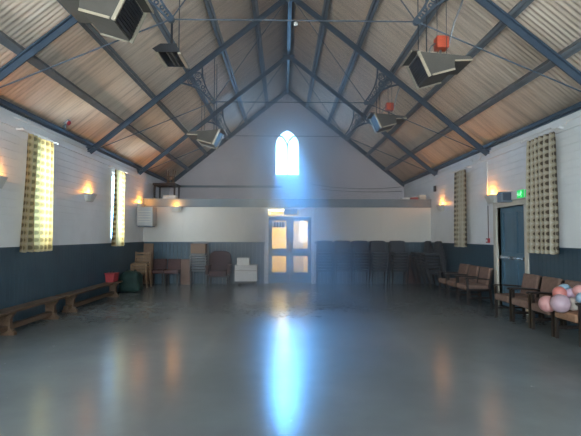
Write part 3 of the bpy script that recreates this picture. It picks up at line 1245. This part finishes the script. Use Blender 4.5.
def carton(name, label, cat, loc, sx, sy, sz, mat, lid=None, rz=0, group=None):
    t = thing(name, label, cat, loc, rz, group)
    m = MB()
    m.obox((0, 0, sz * .45), sx, sy, sz * .9, bev=min(.01, sz * .05))
    m.build('body', mat, t)
    m = MB()
    m.obox((0, 0, sz * .95), sx * 1.03, sy * 1.03, sz * .1, bev=min(.006, sz * .03))
    m.build('lid', lid or mat, t)
    return t


carton('box', 'flat white box on the left of the loft edge', 'box', (-3.70, 13.75, HL), .40, .25, .13, M_PAPER)
carton('box', 'small white box at the right end of the loft edge', 'box', (3.72, 13.7, HL), .22, .2, .08, M_PAPER)
carton('box', 'small red box at the right end of the loft edge', 'box', (3.98, 13.7, HL), .22, .2, .10, M_REDPLASTIC, M_PAPER)
carton('box', 'yellowish box in the right corner of the loft edge', 'box', (4.24, 13.7, HL), .22, .2, .17, M_TRIM)

# ================================================================== BENCHES
def make_bench(y0, y1, legs, label):
    t = thing('bench', label, 'bench', (-4.19, y0, 0), 0, 'long low gym benches')
    L = y1 - y0
    m = MB()
    m.obox((0, L / 2, .345), .27, L, .035, bev=.006)
    m.build('seat', M_WOOD, t)
    m = MB()
    m.obox((0, L / 2, .105), .09, L - .25, .07, bev=.006)
    m.build('lower_rail', M_WOOD, t)
    for q in legs:
        m = MB()
        yq = q - y0
        m.prism([(-.14, 0), (.14, 0), (.14, .04), (.075, .10), (.075, .24), (.125, .31), (.125, .327), (-.125, .327), (-.125, .31), (-.075, .24), (-.075, .10), (-.14, .04)], 'y', yq - .03, yq + .03)
        m.build('trestle', M_WOOD, t)
    m = MB()
    m.obox((0, L / 2, .312), .035, L - .3, .03)
    m.build('top_rail', M_WOOD, t)
    return t


make_bench(4.35, 7.98, (4.65, 6.5, 7.72), 'long low wooden bench along the left wall, the nearer one')
make_bench(8.12, 10.75, (8.42, 10.5), 'long low wooden bench along the left wall, the farther one')

t = thing('storage_tub', 'small red plastic tub on the far end of the farther bench', 'tub', (-4.2, 10.45, .363))
m = MB()
m.prism([(-.09, 0), (.09, 0), (.11, .19), (-.11, .19)], 'y', -.15, .15)
m.build('body', M_REDPLASTIC, t, bevel=.012)
m = MB()
m.obox((0, 0, .202), .24, .33, .024, bev=.006)
m.build('lid', M_REDPLASTIC, t)
m = MB()
m.tube([(0, -.08, .212), (0, -.08, .25), (0, .08, .25), (0, .08, .212)], .008, 6)
m.build('handle', M_BLACKMETAL, t, True)

# green canvas bundle
m = MB()
bmesh.ops.create_cube(m.bm, size=1)
bmesh.ops.subdivide_edges(m.bm, edges=list(m.bm.edges), cuts=7, use_grid_fill=True)
for v in m.bm.verts:
    p = v.co.copy()
    r = Vector((p.x * 2, p.y * 2, p.z * 2))
    k = (abs(r.x) ** 5 + abs(r.y) ** 5 + abs(r.z) ** 5) ** (1 / 5)
    p = p / k if k > 0 else p
    top = (p.z + .5)
    sx, sy = .58 - .10 * top, .5 - .1 * top
    q = Vector((p.x * sx, p.y * sy, max(0, (p.z + .5)) * .52))
    q.z += (.03 * math.sin(9 * q.x + 2) * math.cos(7 * q.y)) * top
    q.x += .012 * math.sin(17 * q.z + 6 * q.y)
    v.co = q
gb = m.build('bag', M_GREEN, smooth=True, loc=(-4.11, 11.5, 0))
tag(gb, 'dark green canvas bag on the floor in the far left corner', 'bag')
m = MB()
for sx in (-.1, .1):
    m.tube([(sx, -.12, .48), (sx, -.08, .54), (sx, .0, .56), (sx, .08, .54), (sx, .12, .48)], .012, 6)
m.build('handle', M_GREEN, gb, True)

# ================================================================== CHAIRS
def make_stack_chair(name, label, cush, metal, group):
    """upholstered steel chair; front towards -y, origin on the floor"""
    t = thing(name, label, 'chair', (0, 0, 0), 0, group)
    m = MB()
    m.obox((0, -.02, .452), .41, .40, .045, bev=.016, seg=2)
    m.build('seat', cush, t)
    m = MB()
    m.obox((0, .205, .655), .415, .035, .30, Matrix.Rotation(-.14, 3, 'X'), bev=.012)
    m.build('backrest', cush, t)
    for s in (-1, 1):
        m = MB()
        m.tube([(s * .222, -.20, 0), (s * .222, -.20, .425)], .011, 6)
        m.build('leg', metal, t, True)
        m = MB()
        m.tube([(s * .222, .21, 0), (s * .222, .18, .43), (s * .222, .20, .56), (s * .216, .25, .80)], .011, 6)
        m.build('leg', metal, t, True)
    m = MB()
    m.tube([(-.222, -.20, .425), (.222, -.20, .425)], .010, 6)
    m.tube([(-.222, .18, .425), (.222, .18, .425)], .010, 6)
    for s in (-1, 1):
        m.tube([(s * .19, -.20, .422), (s * .19, .18, .422)], .008, 6)
    m.tube([(-.216, .25, .80), (-.1, .255, .81), (.1, .255, .81), (.216, .25, .80)], .011, 6)
    m.build('frame', metal, t, True)
    return t


NTH = ['bottom', 'second from the bottom', 'third from the bottom', 'fourth from the bottom', 'fifth from the bottom', 'sixth from the bottom', 'seventh from the bottom']


def nth(k, n):
    if k == n - 1:
        return 'topmost'
    return {0: 'bottom', 1: 'second from bottom', 2: 'third from bottom', 3: 'fourth from bottom', 4: 'fifth from bottom', 5: 'sixth from bottom'}[k]


first = None
stacks = [(1.08, 12.95, 0, 7, 'in the stack just right of the double doors'), (1.62, 12.95, 0, 7, 'in the second stack right of the double doors'),
          (2.15, 12.95, 0, 7, 'in the middle stack of the five right of the doors'), (2.68, 12.95, 0, 7, 'in the fourth stack right of the double doors'),
          (3.28, 12.98, 0, 7, 'in the fifth stack from the doors, beside the brown board'), (4.03, 12.80, -PI / 2, 7, 'in the side-turned stack deep in the far right corner'),
          (4.03, 11.95, -PI / 2, 7, 'in the side-turned stack behind the brown armchairs')]
for (x, y, rz, n, where) in stacks:
    for k in range(n):
        lab = '%s black chair %s' % (nth(k, n), where)
        f = k * .024 * (1 if rz == 0 else 1)
        dx, dy = (0, -f) if rz == 0 else (-f, 0)
        loc = (x + dx, y + dy, k * .084)
        if first is None:
            first = make_stack_chair('stacking_chair', lab, M_BLACK, M_BLACKMETAL, 'black stacked chairs along the end wall')
            first.location = loc
        else:
            dup(first, loc, rz, lab)

gfirst = None
for k in range(7):
    lab = '%s grey chair in the stack left of the old armchair' % nth(k, 7)
    loc = (-2.60, 12.98 - .024 * k, k * .078)
    if gfirst is None:
        gfirst = make_stack_chair('grey_stacking_chair', lab, M_GREYSEAT, M_GREYMETAL, 'grey stacked chairs left of the doors')
        gfirst.location = loc
    else:
        dup(gfirst, loc, 0, lab)
carton('cardboard_box', 'brown cardboard box on top of the grey chair stack', 'box', (-2.60, 12.78, .946), .42, .30, .28, M_CARD)


# wooden stacking chairs
def make_wood_chair(label):
    t = thing('wooden_chair', label, 'chair', (0, 0, 0), 0, 'pale wooden stacked chairs')
    m = MB()
    m.obox((0, 0, .44), .38, .38, .02, bev=.006)
    m.build('seat', M_WOOD2, t)
    for s in (-1, 1):
        m = MB()
        m.bar((s * .205, -.17, 0), (s * .205, -.17, .43), .03, .03, up=(0, 1, 0))
        m.build('leg', M_WOOD2, t)
        m = MB()
        m.bar((s * .205, .20, 0), (s * .205, .17, .44), .03, .03, up=(0, 1, 0))
        m.bar((s * .205, .17, .44), (s * .205, .22, .75), .03, .03, up=(0, 1, 0))
        m.build('leg', M_WOOD2, t)
    for z, y in ((.70, .212), (.60, .196)):
        m = MB()
        m.obox((0, y, z), .40, .014, .06, Matrix.Rotation(-.16, 3, 'X'), bev=.004)
        m.build('back_slat', M_WOOD2, t)
    for q in (-.17, .17):
        m = MB()
        m.bar((-.19, q, .40), (.19, q, .40), .02, .05)
        m.build('apron', M_WOOD2, t)
    return t


wf = None
for k in range(4):
    lab = '%s pale wooden chair in the stack in the far left corner' % nth(k, 4)
    loc = (-4.13, 12.42 - .036 * k, k * .085)
    if wf is None:
        wf = make_wood_chair(lab)
        wf.location = loc
    else:
        dup(wf, loc, 0, lab)
m = MB()
m.obox((0, 0, .61), .30, .03, 1.22, Matrix.Rotation(-.04, 3, 'X'), bev=.004)
tag(m.build('board', M_CARD, loc=(-4.24, 13.35, 0)), 'tall brown board leaning behind the pale wooden chairs', 'board')


# low maroon chairs
def make_low_chair(label, loc):
    t = thing('low_chair', label, 'chair', loc, 0, 'maroon low chairs by the end wall')
    m = MB()
    m.obox((0, -.03, .40), .42, .44, .11, bev=.03, seg=3)
    m.build('seat', M_MAROON, t)
    m = MB()
    m.obox((0, .19, .59), .40, .08, .34, Matrix.Rotation(-.12, 3, 'X'), bev=.03, seg=3)
    m.build('backrest', M_MAROON, t)
    for a in (-1, 1):
        for b in (-.2, .17):
            m = MB()
            m.bar((a * .18, b, 0), (a * .18, b, .35), .04, .04, up=(0, 1, 0))
            m.build('leg', M_DARKWOOD, t)
    return t


make_low_chair('maroon low chair next to the pale wooden chair stack', (-3.86, 13.10, 0))
make_low_chair('maroon low chair next to the brown cabinet', (-3.42, 13.08, 0))
t = thing('cabinet', 'low brown cabinet left of the grey chair stack', 'cabinet', (-2.98 + .08 - .0, 13.24, 0))
t.location = (-3.055, 13.25, 0)
m = MB()
m.obox((0, 0, .39), .28, .28, .72, bev=.006)
m.obox((0, 0, .015), .25, .24, .03)
m.build('body', M_BROWN, t)
m = MB()
m.obox((0, -.144, .39), .25, .012, .66, bev=.003)
m.build('door', M_BROWN, t)

# big old armchair
t = thing('armchair', 'old brown high-backed upholstered armchair left of the white chest', 'armchair', (-2.03, 12.92, 0))
m = MB()
m.obox((0, -.04, .36), .50, .56, .16, bev=.05, seg=3)
m.build('seat', M_MAROON, t)
m = MB()
out = [(-.30, .30), (-.33, .75), (-.31, .90), (-.22, .985), (0, 1.01), (.22, .985), (.31, .90), (.33, .75), (.30, .30)]
m.prism(out, 'y', .20, .33)
m.build('backrest', M_MAROON, t, bevel=.03)
for s in (-1, 1):
    m = MB()
    m.obox((s * .31, -.02, .46), .09, .56, .24, bev=.035, seg=3)
    m.obox((s * .31, -.04, .575), .12, .56, .07, bev=.03, seg=3)
    m.build('arm', M_MAROON, t)
    for b in (-.24, .24):
        m = MB()
        m.tube([(s * .28, b, 0), (s * .28, b, .30)], [.018, .028], 8)
        m.build('leg', M_DARKWOOD, t)
m = MB()
m.obox((0, -.02, .285), .58, .54, .05)
m.build('frame', M_DARKWOOD, t)

# white chest and box on it
t = thing('chest', 'low white chest standing left of the double doors', 'chest', (-1.24, 13.12, 0))
m = MB()
m.obox((0, 0, .34), .66, .44, .44, bev=.012)
m.build('body', M_WTRIM, t)
m = MB()
m.obox((0, 0, .575), .68, .46, .03, bev=.006)
m.build('lid', M_WTRIM, t)
m = MB()
m.obox((0, -.223, .44), .62, .008, .012)
m.build('seam', M_CARD, t)
m = MB()
m.prism([(-.30, .12), (.30, .12), (.30, .0), (.24, .0), (.16, .07), (-.16, .07), (-.24, .0), (-.30, .0)], 'y', -.19, .19)
m.build('base', M_BLACKMETAL, t)
carton('box', 'small white box on the low white chest', 'box', (-1.33, 13.12, .59), .36, .28, .21, M_PAPER, M_WTRIM)

# brown board screen near right corner
t = thing('folding_screen', 'dark reddish brown boards standing right of the five chair stacks', 'screen', (3.80, 13.30, 0))
m = MB()
m.obox((-.10, 0, .44), .22, .03, .86, Matrix.Rotation(.15, 3, 'Z'), bev=.004)
m.build('panel', M_MAROON, t)
m = MB()
m.obox((.13, 0, .42), .22, .03, .82, Matrix.Rotation(-.15, 3, 'Z'), bev=.004)
m.build('panel', M_MAROON, t)
m = MB()
for xx in (-.2, .2):
    m.obox((xx, .0, .01), .04, .12, .02)
m.build('foot', M_DARKWOOD, t)


# ---------------- wooden-armed chairs along the right wall (front towards -x)
def make_row_chair(label, loc, cush, group, rz=0.0):
    t = thing('wooden_armchair', label, 'armchair', loc, rz, group)
    t.scale = (1, 1, .91)
    m = MB()
    m.obox((-.03, 0, .395), .52, .47, .13, bev=.04, seg=3)
    m.build('seat', cush, t)
    m = MB()
    m.obox((.265, 0, .645), .10, .46, .42, Matrix.Rotation(.17, 3, 'Y'), bev=.035, seg=3)
    m.build('backrest', cush, t)
    for s in (-1, 1):
        y = s * .255
        m = MB()
        m.bar((-.24, y, 0), (-.24, y, .60), .035, .04, up=(1, 0, 0))
        m.build('leg', M_DARKWOOD, t)
        m = MB()
        m.bar((.27, y, 0), (.23, y, .45), .035, .04, up=(1, 0, 0))
        m.bar((.23, y, .44), (.305, y, .82), .03, .038, up=(1, 0, 0))
        m.build('leg', M_DARKWOOD, t)
        m = MB()
        pts = [(-.29, y, .605), (-.26, y, .62), (-.1, y, .615), (.1, y, .60), (.27, y, .585)]
        for p, q in zip(pts, pts[1:]):
            m.bar(p, q, .05, .026)
        m.build('armrest', M_DARKWOOD, t)
    m = MB()
    m.bar((-.235, -.24, .345), (-.235, .24, .345), .025, .05)
    m.bar((.235, -.24, .345), (.235, .24, .345), .025, .05)
    for s in (-1, 1):
        m.bar((-.24, s * .25, .345), (.24, s * .25, .345), .025, .05)
        m.bar((-.24, s * .25, .16), (.255, s * .25, .16), .02, .03)
    m.build('frame', M_DARKWOOD, t)
    return t


XR = 4.02
G1, G2 = 'armchairs in the far row on the right', 'armchairs in the near row on the right'
c0 = make_row_chair('brown wooden-armed chair by the right wall, farthest of the far row', (XR, 10.66, 0), M_CUSH, G1)
dup(c0, (XR, 10.09, 0), None, 'brown wooden-armed chair, middle of the far row of three')
dup(c0, (XR, 9.52, 0), None, 'brown wooden-armed chair, nearest of the far row, left of the side door')
dup(c0, (XR, 7.76, 0), None, 'brown wooden-armed chair in front of the side door, first of the near row', G2)
dup(c0, (XR, 7.17, 0), None, 'brown wooden-armed chair under the right curtain, second of the near row', G2)
dup(c0, (XR, 6.58, 0), None, 'brown wooden-armed chair left of the balloons, third of the near row', G2)
make_row_chair('orange brown wooden-armed chair holding the balloons at the right picture edge', (XR, 5.99, 0), M_CUSH2, G2)

# ---------------- balloons
BC = {'coral': balloon_mat('coral_rubber', (0.58, 0.20, 0.17)), 'pink': balloon_mat('pink_rubber', (0.58, 0.29, 0.27)), 'greypink': balloon_mat('dusty_pink_rubber', (0.48, 0.34, 0.38)),
      'blue': balloon_mat('pale_blue_rubber', (0.27, 0.39, 0.49)), 'lilac': balloon_mat('lilac_rubber', (0.55, 0.40, 0.50)), 'cream': balloon_mat('cream_rubber', (0.55, 0.47, 0.42))}


def make_balloon(label, loc, r, mat, rot):
    t = thing('balloon', label, 'balloon', loc, 0, 'party balloons on the chair')
    t.rotation_euler = rot
    m = MB()
    prof = []
    for i in range(17):
        a = PI * i / 16
        z = -math.cos(a)
        rr = math.sin(a) * (1.0 if z > 0 else 1.0 - .12 * z * z * 1.5)
        prof.append((max(.01, rr * r), z * r * (1.0 if z > 0 else 1.1)))
    m.lathe(prof, n=28)
    m.build('body', mat, t, True)
    m = MB()
    m.lathe([(.006, -r * 1.09), (.008, -r * 1.10 - .006), (.005, -r * 1.10 - .012), (.014, -r * 1.10 - .026)], n=10)
    m.build('knot', mat, t, True)
    return t


BALLOONS = [
    ('pink balloon on the left of the balloon cluster', 547.5, 304, 6.2, .117, 'pink', (1.4, .3, 0)),
    ('large dusty pink balloon at the front of the cluster', 560.5, 303.5, 6.0, .128, 'greypink', (1.2, -.5, 0)),
    ('coral balloon above the dusty pink balloon', 559.5, 293, 6.2, .093, 'coral', (.9, .4, 0)),
    ('pale blue balloon at the top of the cluster', 564.5, 290, 6.35, .092, 'blue', (.6, -.3, 0)),
    ('small lilac balloon in the middle of the cluster', 571.5, 293.5, 6.15, .075, 'lilac', (.8, .8, 0)),
    ('pink balloon at the top right by the picture edge', 579.5, 291, 6.05, .085, 'pink', (.7, -.8, 0)),
    ('pale blue balloon at the right picture edge', 582, 298, 5.9, .075, 'blue', (1.1, .2, 0)),
    ('cream balloon low between the lilac and blue ones', 573.5, 304, 6.08, .095, 'cream', (1.3, .9, 0)),
]
# the spot of each balloon, worked out once from the survey of the photograph
YAW, PIT, ROL, CX, CH, FPX = .0165, .0417, .0018, -.143, 1.45, 436.0


def spot(u, v, y):
    a, b = u - 290.5, v - 218
    px, py = a * math.cos(ROL) + b * math.sin(ROL), -a * math.sin(ROL) + b * math.cos(ROL)
    x, uu = px / FPX, -py / FPX
    dd = math.cos(PIT) - uu * math.sin(PIT)
    zz = math.sin(PIT) + uu * math.cos(PIT)
    X, Y = x * math.cos(YAW) + dd * math.sin(YAW), -x * math.sin(YAW) + dd * math.cos(YAW)
    t = y / Y
    return (CX + X * t, y, CH + zz * t)


for lab, u, v, y, r, mt, rot in BALLOONS:
    make_balloon(lab, spot(u, v, y), r, BC[mt], rot)

# ================================================================== LIGHT
SKY = 13.0
w = bpy.data.worlds.new('World')
S.world = w
w.use_nodes = True
nt = w.node_tree
bg = nt.nodes['Background']
tc = N(nt, 'ShaderNodeTexCoord')
sp = N(nt, 'ShaderNodeSeparateXYZ')
nt.links.new(tc.outputs['Generated'], sp.inputs[0])
mr = N(nt, 'ShaderNodeMapRange')
mr.inputs['From Min'].default_value = -1
mr.inputs['From Max'].default_value = 1
nt.links.new(sp.outputs['Y'], mr.inputs['Value'])
rp = ramp(nt, [(0.0, (1.2, 1.42, 1.56)), (0.35, (1.1, 1.3, 1.42)), (0.55, (0.60, 0.69, 0.73)), (0.85, (0.24, 0.55, 1.0)), (1.0, (0.22, 0.54, 1.0))])
nt.links.new(mr.outputs['Result'], rp.inputs['Fac'])
nt.links.new(rp.outputs['Color'], bg.inputs['Color'])
bg.inputs['Strength'].default_value = SKY


def portal(loc, rot, sx, sy):
    ld = bpy.data.lights.new('window_daylight', 'AREA')
    ld.shape = 'RECTANGLE'
    ld.size, ld.size_y = sx, sy
    ld.cycles.is_portal = True
    o = bpy.data.objects.new('window_daylight', ld)
    C.objects.link(o)
    o.location = loc
    o.rotation_euler = rot
    return o


for s, lst in ((-1, WIN_Y), (1, WIN_YR)):
    for y0, y1 in lst:
        portal((s * (W + .16), (y0 + y1) / 2, (WZ0 + WZ1) / 2), (PI / 2, 0, -s * -PI / 2 if False else (PI / 2 if s > 0 else -PI / 2)), y1 - y0, WZ1 - WZ0)
portal((0, YG + .16, (GZ0 + GZS + GRISE) / 2), (PI / 2, 0, PI), GW * 2, GZS + GRISE - GZ0)
for a, b, c, d in FW:
    portal(((a + b) / 2, YF - .16, (c + d) / 2), (PI / 2, 0, 0), b - a, d - c)

SUN = 16.0
ld = bpy.data.lights.new('sun', 'SUN')
ld.energy = SUN
ld.color = (0.09, 0.40, 1.0)
ld.angle = math.radians(11)
so = bpy.data.objects.new('sun', ld)
C.objects.link(so)
dv = Vector((.045, -1, -.49)).normalized()
so.rotation_euler = dv.to_track_quat('-Z', 'Y').to_euler()
so.location = (0, 22, 9)

ld = bpy.data.lights.new('lobby_light', 'POINT')
ld.energy = 100
ld.color = (1.0, .88, .48)
ld.shadow_soft_size = .12
o = bpy.data.objects.new('lobby_light', ld)
C.objects.link(o)
o.location = (-.15, 14.7, 2.1)

# scattering haze added to stand in for lens flare below the window
m = MB()
m.prism([(3.2, .03), (13.3, .03), (13.3, 2.66), (16.3, 2.66), (16.3, 5.5), (3.2, 5.5)], 'x', -1.1, 1.5)
z_ = m.build('haze', haze_mat(.085, (.85, .93, 1.0), .7))
tag(z_, 'added haze standing in for blue flare below the pointed window', 'haze', kind='stuff')

# ================================================================== CAMERA
cd = bpy.data.cameras.new('camera')
cd.sensor_width = 36
cd.lens = FPX / 581 * 36
cam = bpy.data.objects.new('camera', cd)
C.objects.link(cam)
f = Vector((math.sin(YAW) * math.cos(PIT), math.cos(YAW) * math.cos(PIT), math.sin(PIT)))
r = f.cross(Vector((0, 0, 1))).normalized()
u = r.cross(f)
r2 = r * math.cos(ROL) + u * math.sin(ROL)
u2 = -r * math.sin(ROL) + u * math.cos(ROL)
cam.matrix_world = Matrix(((r2.x, u2.x, -f.x, CX), (r2.y, u2.y, -f.y, 0), (r2.z, u2.z, -f.z, CH), (0, 0, 0, 1)))
cd.clip_start = .05
S.camera = cam

S.view_settings.view_transform = 'Standard'
S.view_settings.look = 'None'
S.view_settings.exposure = 0.75
S.view_settings.gamma = 1
S.view_settings.use_curve_mapping = False
S.cycles.max_bounces = 10
S.cycles.diffuse_bounces = 6
S.cycles.transparent_max_bounces = 12
S.cycles.volume_bounces = 0
S.cycles.use_denoising = True
S.cycles.sample_clamp_indirect = 8
